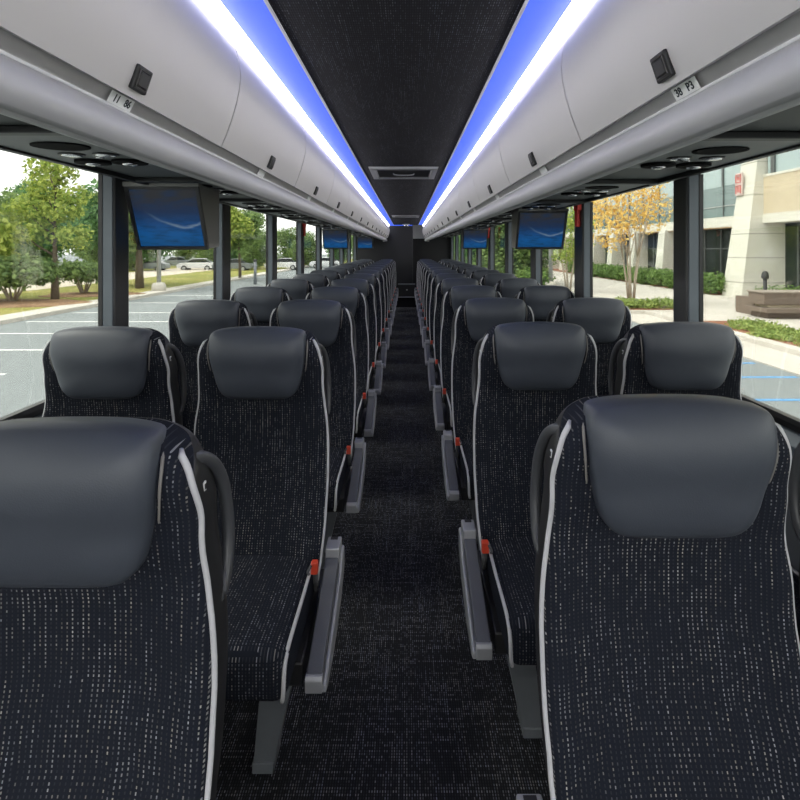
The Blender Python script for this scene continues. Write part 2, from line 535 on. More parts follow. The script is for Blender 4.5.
# ------------------------------------------------------------------ ceiling lights
for sx, side in ((-1, 'left'), (1, 'right')):
    b = strip('blue_light_strip', [(0.306, 0.578), (0.35, 0.579), (0.4045, 0.573)], Y0, 12.88, 'led_blue', sx=sx, thick=0.010)
    props(b, 'long glowing blue light strip on the %s edge of the black ceiling' % side, 'light strip')
    e = strip('edge_bead', [(0.300, 0.575), (0.308, 0.575)], Y0, 12.88, 'lip_white', b, sx=sx, thick=0.004)
    wl = strip('white_light_strip', [(0.4065, 0.572), (0.415, 0.558), (0.427, 0.538)], Y0, 12.88, 'led_white', sx=sx, thick=0.010)
    props(wl, 'long glowing white light strip above the %s luggage bins' % side, 'light strip')
bb = box('blue_light_strip', (-0.40, 12.885, CAM_Z + 0.560), (0.16, 12.898, CAM_Z + 0.580), 'led_blue', bev=0.003)
props(bb, 'short blue light strip across the rear end of the ceiling', 'light strip')

# ------------------------------------------------------------------ luggage bins
DOOR = [(0.424, 0.534), (0.410, 0.507), (0.401, 0.475), (0.397, 0.440), (0.400, 0.405), (0.408, 0.367), (0.420, 0.326), (0.433, 0.290), (0.446, 0.258)]
PITCH = 0.865
def make_bin(sx):
    t = thing('luggage_bin', (0, 0, 0), None, 'luggage bin')
    strip('door', [(x, z) for x, z in DOOR], -PITCH / 2 + 0.004, PITCH / 2 - 0.004, 'bin_silver', t, sx=sx, thick=0.018)
    # carcass of the bin behind the door
    strip('bin_body', [(0.46, 0.545), (0.47, 0.28), (0.90, 0.30), (1.15, 0.36)], -PITCH / 2 + 0.002, PITCH / 2 - 0.002, 'recess_grey', t, sx=sx, thick=0.01, smooth=False)
    # square push latch, tilted with the door: centre (0.4315, 0.288)
    ca = Vector((sx * 0.4335, 0, CAM_Z + 0.2900))
    tz = Vector((-sx * 0.040, 0, 0.118)).normalized()      # up along the door
    ty = Vector((0, 1, 0))
    tn = Vector((-sx * 0.118, 0, -0.040)).normalized()     # out of the door
    def plate(name, a, b, h0, h1, mat, par, bev=0.003):
        bm = bmesh.new()
        bm_box(bm, (-a, -b, h0), (a, b, h1), bev)
        for v in bm.verts:
            v.co = ca + ty * v.co.x + tz * v.co.y + tn * v.co.z
        return from_bm(name, bm, mat, par)
    la = plate('latch', 0.0235, 0.0215, -0.004, 0.007, 'black_plastic', t)
    bm = bmesh.new()
    plate('latch_button', 0.0150, 0.0130, 0.006, 0.009, 'black_plastic', la, 0.002)
    bm = bmesh.new()
    q = [(-0.017, 0.015), (0.017, 0.015), (0.017, -0.015), (-0.017, -0.015)]
    tube_bm(bm, [ca + ty * a + tz * b + tn * 0.008 for a, b in q], 0.0009, 5, True)
    from_bm('latch_rim', bm, 'seam_grey', la)
    return t
NB = 16
for sx, side in ((-1, 'left'), (1, 'right')):
    proto = make_bin(sx)
    dl = 0.90 if sx < 0 else 0.835
    for k in range(NB):
        kk = k - 2
        o = proto if k == 0 else dup_tree(proto)
        o.location = (0, dl + kk * PITCH, 0)
        if kk < 0:
            lab = 'silver overhead luggage bin on the %s, %s' % (side, 'directly beside the camera' if kk == -1 else 'at the very front behind the camera')
        else:
            lab = 'silver overhead luggage bin, %s along the %s side from the camera' % (ORD[kk], side)
        props(o, lab, 'luggage bin', '%s luggage bins' % side)

RAIL = [(0.474, 0.240), (0.465, 0.235), (0.4575, 0.226), (0.4535, 0.214), (0.452, 0.203), (0.4535, 0.192), (0.458, 0.183), (0.465, 0.1765)]
for sx, side in ((-1, 'left'), (1, 'right')):
    t = thing('overhead_rail', (0, 0, 0), 'long rounded silver grab rail below the %s luggage bins' % side, 'rail')
    strip('rail_tube', RAIL, Y0, 12.75, 'rail_silver', t, sx=sx, thick=0.012)
    strip('rail_recess', [(0.462, 0.268), (0.475, 0.249), (0.480, 0.236)], Y0, 12.75, 'recess_grey', t, sx=sx, thick=0.006)
    tube('rail_lip', [(sx * 0.4725, Y0, CAM_Z + 0.2410), (sx * 0.4725, 12.75, CAM_Z + 0.2410)], 0.0028, 'lip_white', t)
    strip('rail_skirt', [(0.465, 0.1765), (0.469, 0.1740), (0.476, 0.1735), (0.480, 0.1695), (0.488, 0.1695)], Y0, 12.75, 'rail_silver', t, sx=sx, thick=0.008)
    # end cap at the rear
    prism('end_cap', [(sx * x, CAM_Z + z) for x, z in DOOR + [(0.48, 0.24)] + RAIL + [(0.56, 0.165), (0.60, 0.50)]], 'y', 12.75, 12.78, 'bin_silver', t)
    # seat number placards in the recess
    for k in range(14):
        y = (0.90 if sx < 0 else 0.83) + k * PITCH
        a = Vector((sx * 0.4735, 0, CAM_Z + 0.2450)); b = Vector((sx * 0.4635, 0, CAM_Z + 0.2635))
        up = (b - a).normalized(); nrm = Vector((-sx * up.z, 0, sx * up.x)) if True else None
        if nrm.x * sx > 0: nrm = -nrm
        bm = bmesh.new()
        c = [a - Vector((0, 0.034, 0)), a + Vector((0, 0.034, 0)), b + Vector((0, 0.034, 0)), b - Vector((0, 0.034, 0))]
        A = [bm.verts.new(p + nrm * 0.003 + Vector((0, y, 0))) for p in c]
        B = [bm.verts.new(p + nrm * 0.0055 + Vector((0, y, 0))) for p in c]
        bm.faces.new(A); bm.faces.new(B)
        for i in range(4): bm.faces.new((A[i], A[(i + 1) % 4], B[(i + 1) % 4], B[i]))
        pl = from_bm('seat_number_placard', bm, 'placard_white', t)
        pl['label'] = 'small white seat number placard'
        if k == 0:
            for txt, off in ((('11', -1), ('86', 1)) if sx < 0 else (('P3', -1), ('38', 1))):
                cu = bpy.data.curves.new('seat_number', 'FONT')
                cu.body = txt; cu.size = 0.019; cu.align_x = 'CENTER'; cu.align_y = 'CENTER'
                cu.extrude = 0.0002; cu.offset = 0.0004
                tmp = bpy.data.objects.new('seat_number', cu)
                col.objects.link(tmp)
                bpy.context.view_layer.update()
                me = bpy.data.meshes.new_from_object(tmp.evaluated_get(bpy.context.evaluated_depsgraph_get()))
                bpy.data.objects.remove(tmp)
                # screen right: away from camera on the left side, towards it on the right side
                ex = Vector((0, 1, 0)) if sx < 0 else Vector((0, -1, 0))
                ez = nrm; ey = up
                org = (a + b) / 2 + nrm * 0.0060 + Vector((0, y, 0)) + Vector((0, off * 0.017, 0))
                for v in me.vertices:
                    q = v.co.copy()
                    v.co = org + ex * q.x + ey * q.y + ez * q.z
                link_mesh('seat_number', me, 'glyph_ink', pl)

# ------------------------------------------------------------------ service panels under the racks (speaker, lights, vents)
def disc(name, c, ru, rv, h, mat, parent, seg=20, dome=0.0):
    rings = []
    for s, z in ((1.0, 0.0), (1.0, -h), (0.85, -h - dome * 0.5), (0.5, -h - dome)):
        rings.append([(c[0] + ru * s * math.cos(2 * math.pi * k / seg), c[1] + rv * s * math.sin(2 * math.pi * k / seg), c[2] + z) for k in range(seg)])
    return loft(name, rings, mat, parent)
def make_service():
    t = thing('service_panel', (0, 0, CAM_Z + 0.277), None, 'service panel')
    box('plate', (-0.16, -0.24, -0.010), (0.16, 0.24, 0.0), 'service_grey', t, bev=0.004)
    box('rim', (-0.17, -0.275, -0.018), (0.17, -0.242, 0.0), 'black_plastic', t, bev=0.004)
    disc('speaker_grille', (0.0, -0.085, -0.009), 0.072, 0.056, 0.004, 'grille_black', t)
    for s in (-1, 1):
        li = disc('reading_light', (s * 0.048, 0.035, -0.009), 0.036, 0.030, 0.004, 'black_plastic', t)
        disc('lens', (s * 0.048, 0.035, -0.013), 0.028, 0.022, 0.002, 'chrome', li, dome=0.003)
        ve = disc('air_vent', (s * 0.056, 0.150, -0.009), 0.052, 0.046, 0.009, 'grille_black', t)
        disc('vent_nozzle', (s * 0.056, 0.150, -0.018), 0.022, 0.018, 0.004, 'chrome', ve, dome=0.004)
    disc('call_button', (0.0, 0.09, -0.009), 0.012, 0.012, 0.004, 'chrome', t, 12)
    return t
sp = make_service()
first = True
for sx, side, yb in ((-1, 'left', 1.45), (1, 'right', 1.51)):
    for k in range(13):
        o = sp if first else dup_tree(sp)
        first = False
        o.location = (sx * 0.875, yb + k * PITCH, CAM_Z + 0.277)
        props(o, 'grey vent and reading light panel under the %s rack, %s from the camera' % (side, ORD[k]), 'service panel', '%s overhead service panels' % side)

# ------------------------------------------------------------------ monitors
def make_monitor(x0, x1, y, lab):
    """screen leans back: top edge nearest"""
    zt, zb = CAM_Z + 0.258, CAM_Z - 0.002
    xc, hw = (x0 + x1) / 2, (x1 - x0) / 2
    t = thing('monitor', (xc, y, (zt + zb) / 2), lab, 'monitor', 'video monitors under the racks')
    h = (zt - zb) / 2
    sl = 0.115
    prism('housing', [(0.012, h), (sl + 0.012, -h), (0.25, -h + 0.01), (0.25, h)], 'x', -hw, hw, 'monitor_case', t, bev=0.004)
    box('mount', (-hw - 0.004, -0.002, h - 0.004), (hw + 0.004, 0.255, h + 0.016), 'monitor_case', t, bev=0.003)
    ang = math.atan2(sl, 2 * h)
    L = math.hypot(sl, 2 * h)
    M = Matrix.Translation((0, sl / 2 + 0.008, 0)) @ Matrix.Rotation(ang, 4, 'X')
    # bezel ring
    bm = bmesh.new()
    ow, oh, iw, ih = hw, L / 2, hw - 0.014, L / 2 - 0.014
    def ring(a, b, yy): return [bm.verts.new(M @ Vector(p)) for p in ((-a, yy, -b), (a, yy, -b), (a, yy, b), (-a, yy, b))]
    r0, r1, r2, r3 = ring(ow, oh, 0.006), ring(ow, oh, -0.008), ring(iw, ih, -0.008), ring(iw, ih, 0.0)
    for A, B in ((r0, r1), (r1, r2), (r2, r3)):
        for i in range(4): bm.faces.new((A[i], A[(i + 1) % 4], B[(i + 1) % 4], B[i]))
    from_bm('bezel', bm, 'pillar_dark', t)
    bm = bmesh.new()
    bm_box(bm, (-iw, -0.0005, -ih), (iw, 0.004, ih))
    o = from_bm('screen', bm, 'screen_picture', t)
    o.matrix_local = M
    o['label'] = 'screen showing a blue sea picture'
    return t
make_monitor(-1.137, -0.832, 2.15, 'black monitor with blue screen, nearest one under the left rack')
make_monitor(0.788, 1.125, 3.58, 'black monitor with blue screen, nearest one under the right rack')
make_monitor(-1.132, -0.787, 7.15, 'small blue monitor midway down the left side, second one under the rack')
make_monitor(0.788, 1.125, 7.10, 'small blue monitor far down the right side, second one under the rack')
make_monitor(-1.08, -0.74, 11.6, 'tiny blue monitor at the rear partition under the left rack')

# ------------------------------------------------------------------ seats
HW = [(0.42, 0.190), (0.52, 0.204), (0.62, 0.209), (0.75, 0.210), (0.86, 0.206), (0.92, 0.198), (0.97, 0.193), (1.01, 0.192), (1.045, 0.192), (1.078, 0.188), (1.106, 0.181), (1.126, 0.171), (1.141, 0.160), (1.152, 0.145), (1.160, 0.126), (1.164, 0.10), (1.166, 0.04)]
def back_outline():
    right = [(w_, z_) for z_, w_ in HW]
    r = [(0.06, 0.418), (0.12, 0.418), (0.165, 0.419)] + right
    dense = smooth_path([(x, 0, z) for x, z in r], 3)
    half = [(p.x, p.z) for p in dense]
    return half + [(0.0, 1.1665)] + [(-x, z) for x, z in half[::-1]] + [(0.0, 0.418)]
OUT = back_outline()
def yc(z):
    """front surface of the backrest in side view"""
    pts = [(0.40, -0.080), (0.50, -0.050), (0.60, -0.005), (0.70, 0.030), (0.82, 0.050), (0.92, 0.050), (1.02, 0.030), (1.10, 0.006), (1.20, 0.010)]
    for (a, ya), (b, yb) in zip(pts, pts[1:]):
        if z <= b:
            k = max(0, (z - a) / (b - a))
            k = k * k * (3 - 2 * k)
            return ya + (yb - ya) * k
    return pts[-1][1]
CZ = 0.80
def bring(s, dy, bol=True, ext=True):
    r = []
    for x, z in OUT:
        X, Z = x * s, CZ + (z - CZ) * s
        k = max(0, min(1, (Z - 1.075) / 0.075))
        y = yc(Z) + (max(dy, 0.022 + 0.050 * k * k * (3 - 2 * k)) if s > 0.995 and ext else dy)
        if bol:
            y -= 0.022 * min(1, abs(X) / 0.19) ** 3 * max(0, min(1, (1.12 - Z) / 0.25))
        r.append((X, y, Z))
    return r
HR_TOP, HR_BOT = 1.177, 0.953
def head_outline(sc=1.0):
    pts = [(0.0, HR_BOT), (0.05, HR_BOT), (0.082, HR_BOT + 0.002), (0.102, HR_BOT + 0.009), (0.116, HR_BOT + 0.023), (0.126, HR_BOT + 0.045), (0.1355, HR_BOT + 0.080),
           (0.1435, HR_BOT + 0.120), (0.1475, HR_BOT + 0.160), (0.1475, HR_TOP - 0.036), (0.143, HR_TOP - 0.020), (0.130, HR_TOP - 0.010), (0.09, HR_TOP - 0.003), (0.045, HR_TOP - 0.0005), (0.0, HR_TOP)]
    d = smooth_path([(x, 0, z) for x, z in pts], 3)
    half = [(p.x, p.z) for p in d]
    return half + [(-x, z) for x, z in half[-2:0:-1]]
HOUT = head_outline()
def hring(s, dy, top_shift=0.0):
    cz = (HR_TOP + HR_BOT) / 2
    r = []
    for x, z in HOUT:
        X, Z = x * s, cz + (z - cz) * s
        k = max(0, (Z - 1.10) / 0.1)
        y = yc(Z) * 0.55 + dy + 0.020 * k * k * (1 if dy < 0.03 else 0)
        r.append((X, y, Z))
    return r

def make_seat(sx, aisle):
    """sx: +1 when the aisle is on the seat's +x side"""
    t = thing('coach_seat', (0, 0, 0), None, 'seat')
    # backrest cloth
    rings = [bring(s, dy) for s, dy in ((0.12, 0.0), (0.3, 0.0), (0.5, 0.0), (0.7, 0.0), (0.85, 0.0), (0.93, 0.0015), (0.97, 0.005), (0.992, 0.012), (1.0, 0.022))]
    loft('backrest', rings, 'back_fabric', t, cap=(True, False))
    # piping along the outline, open at the bottom
    o = bring(1.004, 0.021, True, False)
    half = [p for p in o if p[0] > 0.12 and 0.4195 < p[2] < 1.128]
    for sg in (1, -1):
        path = [(sg * p[0], p[1], p[2]) for p in sorted(half, key=lambda q: q[2])]
        path.append((path[-1][0] - sg * 0.006, path[-1][1] + 0.012, path[-1][2] + 0.006))
        tube('piping', path, [0.0052] * (len(path) - 1) + [0.003], 'piping', t, 7)
    # moulded shell behind
    rings = [bring(s, dy) for s, dy in ((1.0, 0.022), (1.002, 0.032), (1.001, 0.055), (0.9955, 0.080), (0.970, 0.102), (0.92, 0.114), (0.85, 0.120), (0.5, 0.122), (0.15, 0.122))]
    loft('shell', rings, 'shell_plastic', t, cap=(False, True))
    # headrest pad wrapping the top
    rings = []
    D = 0.034
    for s in (0.15, 0.4, 0.6, 0.75, 0.86, 0.93, 0.97, 0.99):
        rings.append(hring(s, -D * (1 - s ** 3.2) ** (1 / 2.4) - 0.004))
    rings += [hring(1.0, 0.004), hring(0.999, 0.016), hring(0.985, 0.034), hring(0.955, 0.058), hring(0.90, 0.080), hring(0.6, 0.095)]
    h = loft('headrest', rings, 'headrest_leather', t)
    h['label'] = 'smooth dark grey leather headrest pad'
    for s in (-1, 1):
        pts = [(s * 0.140, 0.034, 1.150), (s * 0.1485, 0.022, 1.142), (s * 0.1525, 0.010, 1.128), (s * 0.1532, 0.004, 1.110), (s * 0.1522, 0.002, 1.088), (s * 0.1500, 0.006, 1.065), (s * 0.1465, 0.012, 1.042)]
        tube('side_seam', smooth_path(pts, 4), [0.0026] * 12 + [0.0023] * 6 + [0.0018] * 6 + [0.0008], 'seam_grey', h, 6)
    # grab handle on the aisle shoulder
    pts = [(0.172, 0.060, 1.106), (0.183, 0.085, 1.100), (0.191, 0.115, 1.078), (0.197, 0.138, 1.04), (0.200, 0.150, 0.99), (0.202, 0.150, 0.945), (0.203, 0.138, 0.905), (0.203, 0.118, 0.882), (0.200, 0.100, 0.875)]
    tube('grab_handle', smooth_path([(sx * (a - 0.006), b - 0.002, c + 0.004) for a, b, c in pts], 4), 0.0105, 'handle_rubber', t, 8)
    # small badge on the shell side
    bx_ = sx * 0.1865
    bd = box('badge', (min(bx_, bx_ + sx * 0.004), yc(1.07) + 0.046, 1.058), (max(bx_, bx_ + sx * 0.004), yc(1.07) + 0.056, 1.076), 'badge_white', t, bev=0.001)
    box('badge_mark', (min(bx_ + sx * 0.004, bx_ + sx * 0.0046), yc(1.07) + 0.0485, 1.065), (max(bx_ + sx * 0.004, bx_ + sx * 0.0046), yc(1.07) + 0.054, 1.073), 'black_plastic', bd)
    # cushion
    bm = bmesh.new()
    bm_box(bm, (-0.188, -0.43, 0.385), (0.188, 0.03, 0.500), 0.032, 5)
    bmesh.ops.subdivide_edges(bm, edges=[e for e in bm.edges if e.calc_length() > 0.2], cuts=7, use_grid_fill=True)
    for v in bm.verts:
        if v.co.z > 0.47:
            v.co.z += 0.012 * (1 - (v.co.x / 0.19) ** 2) * max(0, 1 - ((v.co.y + 0.2) / 0.24) ** 2)
            v.co.z += 0.010 * max(0, (-0.3 - v.co.y) / 0.13)
    cu = from_bm('cushion', bm, 'cushion_fabric', t, None, True)
    for s in (-1, 1):
        pts = [(s * 0.182, -0.02, 0.497), (s * 0.185, -0.2, 0.500), (s * 0.185, -0.36, 0.500), (s * 0.184, -0.405, 0.490), (s * 0.183, -0.426, 0.465), (s * 0.182, -0.431, 0.42), (s * 0.178, -0.425, 0.396)]
        tube('cushion_piping', smooth_path(pts, 4), 0.0048, 'piping', cu, 6)
    # frame
    fx0, fx1 = -0.20, 0.20
    if not aisle:
        fx0, fx1 = (-0.225, 0.20) if sx > 0 else (-0.20, 0.225)
    box('seat_frame', (fx0, -0.30, 0.325), (fx1, 0.09, 0.386), 'black_plastic', t, bev=0.006)
    # buckle
    bu = box('belt_buckle', (min(sx * 0.189, sx * 0.210), -0.132, 0.500), (max(sx * 0.189, sx * 0.208), -0.112, 0.534), 'buckle_red', t, bev=0.003)
    bu['label'] = 'orange-red seat belt buckle'
    tube('buckle_stalk', [(sx * 0.1995, -0.10, 0.44), (sx * 0.1995, -0.12, 0.505)], 0.008, 'belt_grey', bu, 8)
    tube('belt_strap', smooth_path([(sx * 0.190, -0.134, 0.528), (sx * 0.184, -0.146, 0.518), (sx * 0.186, -0.146, 0.510)], 4), 0.004, 'belt_grey', bu, 6)
    if aisle:
        # armrest folded low beside the cushion
        ya, yb = 0.030, -0.335
        prof = [(ya, 0.512), (ya, 0.455), (-0.06, 0.415), (-0.20, 0.365), (yb + 0.01, 0.352), (yb, 0.360), (yb, 0.386), (-0.20, 0.432), (-0.05, 0.480), (ya - 0.03, 0.510)]
        x0, x1 = sorted((sx * 0.215, sx * 0.254))
        ar = prism('armrest', prof, 'x', x0, x1, 'arm_pad', t, bev=0.004)
        prof2 = [(ya + 0.002, 0.496), (ya + 0.004, 0.43), (-0.05, 0.375), (-0.20, 0.340), (yb + 0.02, 0.336), (yb - 0.006, 0.345), (yb - 0.006, 0.366), (-0.20, 0.402), (-0.05, 0.448), (ya - 0.03, 0.490)]
        x0, x1 = sorted((sx * 0.2535, sx * 0.265))
        prism('armrest_flank', prof2, 'x', x0, x1, 'silver_trim', ar, bev=0.005)
        x0, x1 = sorted((sx * 0.213, sx * 0.256))
        cp = box('armrest_cap', (x0, ya - 0.062, 0.470), (x1, ya + 0.008, 0.5175), 'silver_trim', ar, bev=0.004)
        x0, x1 = sorted((sx * 0.223, sx * 0.245))
        box('cap_slot', (x0, ya - 0.012, 0.512), (x1, ya + 0.003, 0.5185), 'black_plastic', ar)
        x0, x1 = sorted((sx * 0.213, sx * 0.256))
        prism('armrest_nose', [(yb + 0.03, 0.352), (yb - 0.008, 0.344), (yb - 0.010, 0.376), (yb - 0.004, 0.386), (yb + 0.010, 0.384)], 'x', x0, x1, 'silver_trim', ar, bev=0.003)
        # pedestal leg
        def q(c, w, y0, y1, z): return [(sx * (c - w / 2), y0, z), (sx * (c + w / 2), y0, z), (sx * (c + w / 2), y1, z), (sx * (c - w / 2), y1, z)]
        lg = loft('leg', [q(0.125, 0.090, -0.22, 0.00, 0.330), q(0.096, 0.073, -0.195, -0.09, 0.18), q(0.075, 0.058, -0.188, -0.11, 0.045), q(0.070, 0.052, -0.188, -0.11, 0.0)], 'leg_metal', t, smooth=False)
        box('leg_foot', (min(sx * 0.041, sx * 0.099), -0.193, 0.0), (max(sx * 0.041, sx * 0.099), -0.105, 0.03), 'leg_metal', lg, bev=0.003)
    return t

NR = 14
LX, RX = 0.412, 0.412
rows = {(-1, 'aisle'): [], (1, 'aisle'): [], (-1, 'window'): [], (1, 'window'): []}
for side_s, side in ((-1, 'left'), (1, 'right')):
    for kind, off in (('aisle', 0.448), ('window', 0.932)):
        proto = make_seat(-side_s, kind == 'aisle')
        y_first = 0.745 if side_s < 0 else 0.848
        for k in range(NR):
            o = proto if k == 0 else dup_tree(proto)
            o.location = (0.013 + side_s * (off + (0.028 if k == 0 and side_s < 0 and kind == 'aisle' else 0)), y_first + k * PITCH - ((0.035 if side_s < 0 else 0.015) if k == 0 else 0), 0)
            pos = 'on the aisle' if kind == 'aisle' else 'by the windows'
            if k == 0:
                lab = 'black flecked coach seat %s, %s block, front row nearest the camera' % (pos, side)
            elif k == NR - 1:
                lab = 'black flecked coach seat %s, %s block, last row at the rear' % (pos, side)
            else:
                lab = 'black flecked coach seat %s, %s block, %s row from the front' % (pos, side, ORD[k])
            props(o, lab, 'seat', '%s seats of the %s block' % (kind, side))

# ------------------------------------------------------------------ small interior things
t = thing('roof_hatch', (0.0, 4.0, CAM_Z + 0.58), 'grey framed roof hatch in the middle of the black ceiling', 'hatch')
def hatch(t, a, b):
    bm = bmesh.new()
    def ring(x, y, z): return [bm.verts.new(p) for p in ((-x, -y, z), (x, -y, z), (x, y, z), (-x, y, z))]
    rr = [ring(a, b, 0.0), ring(a - 0.006, b - 0.006, -0.016), ring(a - 0.045, b - 0.045, -0.020), ring(a - 0.055, b - 0.055, -0.004)]
    for A, B in zip(rr, rr[1:]):
        for i in range(4): bm.faces.new((A[i], A[(i + 1) % 4], B[(i + 1) % 4], B[i]))
    from_bm('hatch_frame', bm, 'hatch_frame', t)
    box('hatch_panel', (-a + 0.05, -b + 0.05, -0.006), (a - 0.05, b - 0.05, 0.0), 'black_plastic', t)
    tube('hatch_handle', smooth_path([(-0.08, 0, -0.006), (-0.06, 0, -0.02), (0.06, 0, -0.02), (0.08, 0, -0.006)], 4), 0.005, 'hatch_frame', t, 6)
hatch(t, 0.250, 0.28)
t = thing('roof_hatch', (0.0, 9.35, CAM_Z + 0.58), 'small grey framed roof hatch near the rear end of the ceiling', 'hatch')
hatch(t, 0.245, 0.23)
t = thing('dome_camera', (0.0, 12.45, CAM_Z + 0.58), 'small dome camera on the ceiling at the rear of the aisle', 'camera')
disc('camera_base', (0, 0, 0), 0.085, 0.085, 0.02, 'hatch_frame', t)
disc('camera_dome', (0, 0, -0.018), 0.055, 0.055, 0.015, 'chrome', t, dome=0.04)

t = thing('storage_box', (0.01, 12.765, 0.245), 'low black locker box at the rear end of the aisle', 'locker')
box('locker_body', (-0.20, 0.0, 0.0), (0.21, 0.12, 0.30), 'black_plastic', t, bev=0.004)
box('locker_lid', (-0.205, -0.012, 0.292), (0.215, 0.125, 0.315), 'leg_metal', t, bev=0.003)
disc_o = loft('lock', [[(0.012 + 0.016 * math.cos(a), y, 0.17 + 0.016 * math.sin(a)) for a in [2 * math.pi * k / 14 for k in range(14)]] for y in (0.0, -0.008)], 'badge_white', t)
disc_o['label'] = 'round white lock'

def red_handle(x, y, lab):
    sx = 1 if x > 0 else -1
    t = thing('emergency_handle', (x, y, CAM_Z + 0.16), lab, 'handle', 'red window release handles')
    box('handle_base', (-0.012, -0.02, -0.02), (0.012, 0.02, 0.125), 'handle_red', t, bev=0.004)
    box('handle_bar', (-0.016, -0.045, 0.085), (0.014, 0.035, 0.125), 'handle_red', t, bev=0.005)
for x, y, lab in ((-1.136, 5.95, 'red window release handle on a left pillar, nearest on that side'), (1.136, 3.42, 'red window release handle on a right pillar, nearest and largest'),
                  (1.136, 7.15, 'red window release handle on a right pillar beside the far monitor'), (-1.136, 8.45, 'tiny red window release handle far down the left side')):
    red_handle(x, y, lab)

# ------------------------------------------------------------------ outdoors
G = -1.28
S(box('ground', (-160, -40, G - 0.3), (160, 240, G), 'asphalt'), 'grey asphalt of the parking lot')
def slab(name, x0, x1, y0, y1, mat, h=0.12, label=None, base=None):
    return S(box(name, (x0, y0, (G if base is None else base) - 0.05), (x1, y1, G + h), mat), label)
# left side
slab('curb_left', -15.5, -14.35, 6, 78, 'concrete', 0.15, 'pale concrete curb on the left of the lot')
slab('lawn_left', -23.0, -15.5, 6, 78, 'lawn', 0.13, 'dry grass strip left of the parking lot')
slab('path_left', -30.0, -23.0, 6, 78, 'tan_ground', 0.125, 'pale tan path behind the grass strip')
slab('lawn_far_left', -46, -30.0, 6, 78, 'lawn', 0.14)
slab('lawn_back_left', -46, 2, 84, 130, 'lawn', 0.13)
def flat_blob(name, x, y, rx, ry, mat, z, label=None):
    n = 40
    ph = random.random() * 6
    rings = []
    for s, dz in ((1.0, -0.02), (0.96, 0.035), (0.5, 0.06)):
        rings.append([(x + rx * s * (1 + 0.12 * math.sin(3 * a + ph) + 0.06 * math.sin(7 * a)) * math.cos(a), y + ry * s * (1 + 0.12 * math.sin(2 * a + ph)) * math.sin(a), z + dz) for a in [2 * math.pi * k / n for k in range(n)]])
    o = loft(name, rings, mat)
    return S(o, label)
flat_blob('mulch_bed', -18.6, 24.6, 3.4, 2.2, 'mulch', G + 0.13, 'brown mulch bed under the near bush')
flat_blob('mulch_bed', -17.6, 29.2, 2.6, 1.8, 'mulch', G + 0.13, 'brown mulch bed around the second bush')
for k, y in enumerate([8.5, 11.2, 13.9, 16.6, 19.3, 22.0, 26.0, 30.0]):
    S(box('parking_line', (-14.0, y, G - 0.02), (-8.6, y + 0.12, G + 0.006), 'paint_white'))
for k, y in enumerate([9.3, 10.95, 12.3]):
    S(box('blue_parking_line', (3.5, y, G - 0.02), (8.2, y + 0.11, G + 0.006), 'paint_blue'))

# right side
slab('gutter_right', 8.35, 9.75, 2, 21.5, 'concrete', 0.03, 'pale concrete gutter on the right')
slab('curb_right', 9.75, 10.15, 2, 21.5, 'concrete', 0.16)
slab('mulch_right', 10.15, 12.3, 2, 18.6, 'red_mulch', 0.14)
slab('sidewalk_right', 10.0, 16.9, 18.6, 75, 'concrete', 0.135, 'pale concrete walk in front of the building')
slab('island_curb', 8.2, 11.9, 21.5, 25.5, 'concrete', 0.15)
slab('island_mulch', 8.5, 11.6, 21.8, 25.2, 'red_mulch', 0.18)
slab('sidewalk_near', 12.3, 16.9, 2, 18.6, 'concrete', 0.13)
slab('sidewalk_entrance', 16.9, 20.0, 2, 28.9, 'concrete', 0.13)
slab('mulch_building', 16.9, 19.6, 28.9, 80, 'red_mulch', 0.16, 'reddish mulch bed along the building')
slab('lawn_right_far', 6.5, 10.0, 34, 78, 'lawn', 0.14)

# --- building
bl = thing('office_building', (18.5, 30, G), 'pale precast office building with dark ground floor glass on the right', 'building')
def bpart(name, lo, hi, mat, par=None, bev=0.0):
    # world coordinates, kept local to the building
    l = [lo[0] - 18.5, lo[1] - 30, lo[2] - G]; h = [hi[0] - 18.5, hi[1] - 30, hi[2] - G]
    return box(name, l, h, mat, par or bl, bev)
FX = 19.2
H0 = CAM_Z
w1 = bpart('ground_wall', (FX + 0.25, 28.32, G), (FX + 3, 90, H0 + 12), 'precast')
gg = bpart('ground_floor_glazing', (FX + 0.1, 28.4, G + 1.0), (FX + 0.28, 88, H0 + 1.25), 'building_glass_dark')
for k in range(34):
    bpart('mullion', (FX + 0.02, 28.6 + k * 1.75, G + 1.0), (FX + 0.12, 28.68 + k * 1.75, H0 + 1.25), 'mullion', gg)
bpart('glazing_transom', (FX + 0.02, 28.4, H0 - 0.05), (FX + 0.12, 88, H0 + 0.03), 'mullion', gg)
cb = bpart('canopy_band', (FX - 0.7, 28.4, H0 + 1.25), (FX + 0.3, 88, H0 + 1.85), 'precast')
bpart('canopy_soffit', (FX - 0.68, 28.4, H0 + 1.20), (FX + 0.2, 88, H0 + 1.252), 'soffit_orange', cb)
sg = bpart('spandrel_glazing', (FX + 0.1, 28.4, H0 + 1.85), (FX + 0.28, 88, H0 + 3.8), 'spandrel_glass')
ug = bpart('upper_glazing', (FX + 0.1, 28.4, H0 + 3.8), (FX + 0.28, 88, H0 + 6.6), 'upper_glass')
for k in range(22):
    bpart('mullion', (FX + 0.04, 29.2 + k * 2.7, H0 + 1.85), (FX + 0.12, 29.28 + k * 2.7, H0 + 3.8), 'mullion', sg)
    bpart('mullion', (FX + 0.02, 29.2 + k * 2.7, H0 + 3.8), (FX + 0.12, 29.36 + k * 2.7, H0 + 6.6), 'mullion', ug)
bpart('spandrel_joint', (FX + 0.04, 28.4, H0 + 2.55), (FX + 0.12, 88, H0 + 2.60), 'pole_grey', sg)
bpart('roof_band', (FX - 0.3, 28.4, H0 + 6.6), (FX + 0.4, 88, H0 + 12.2), 'precast')
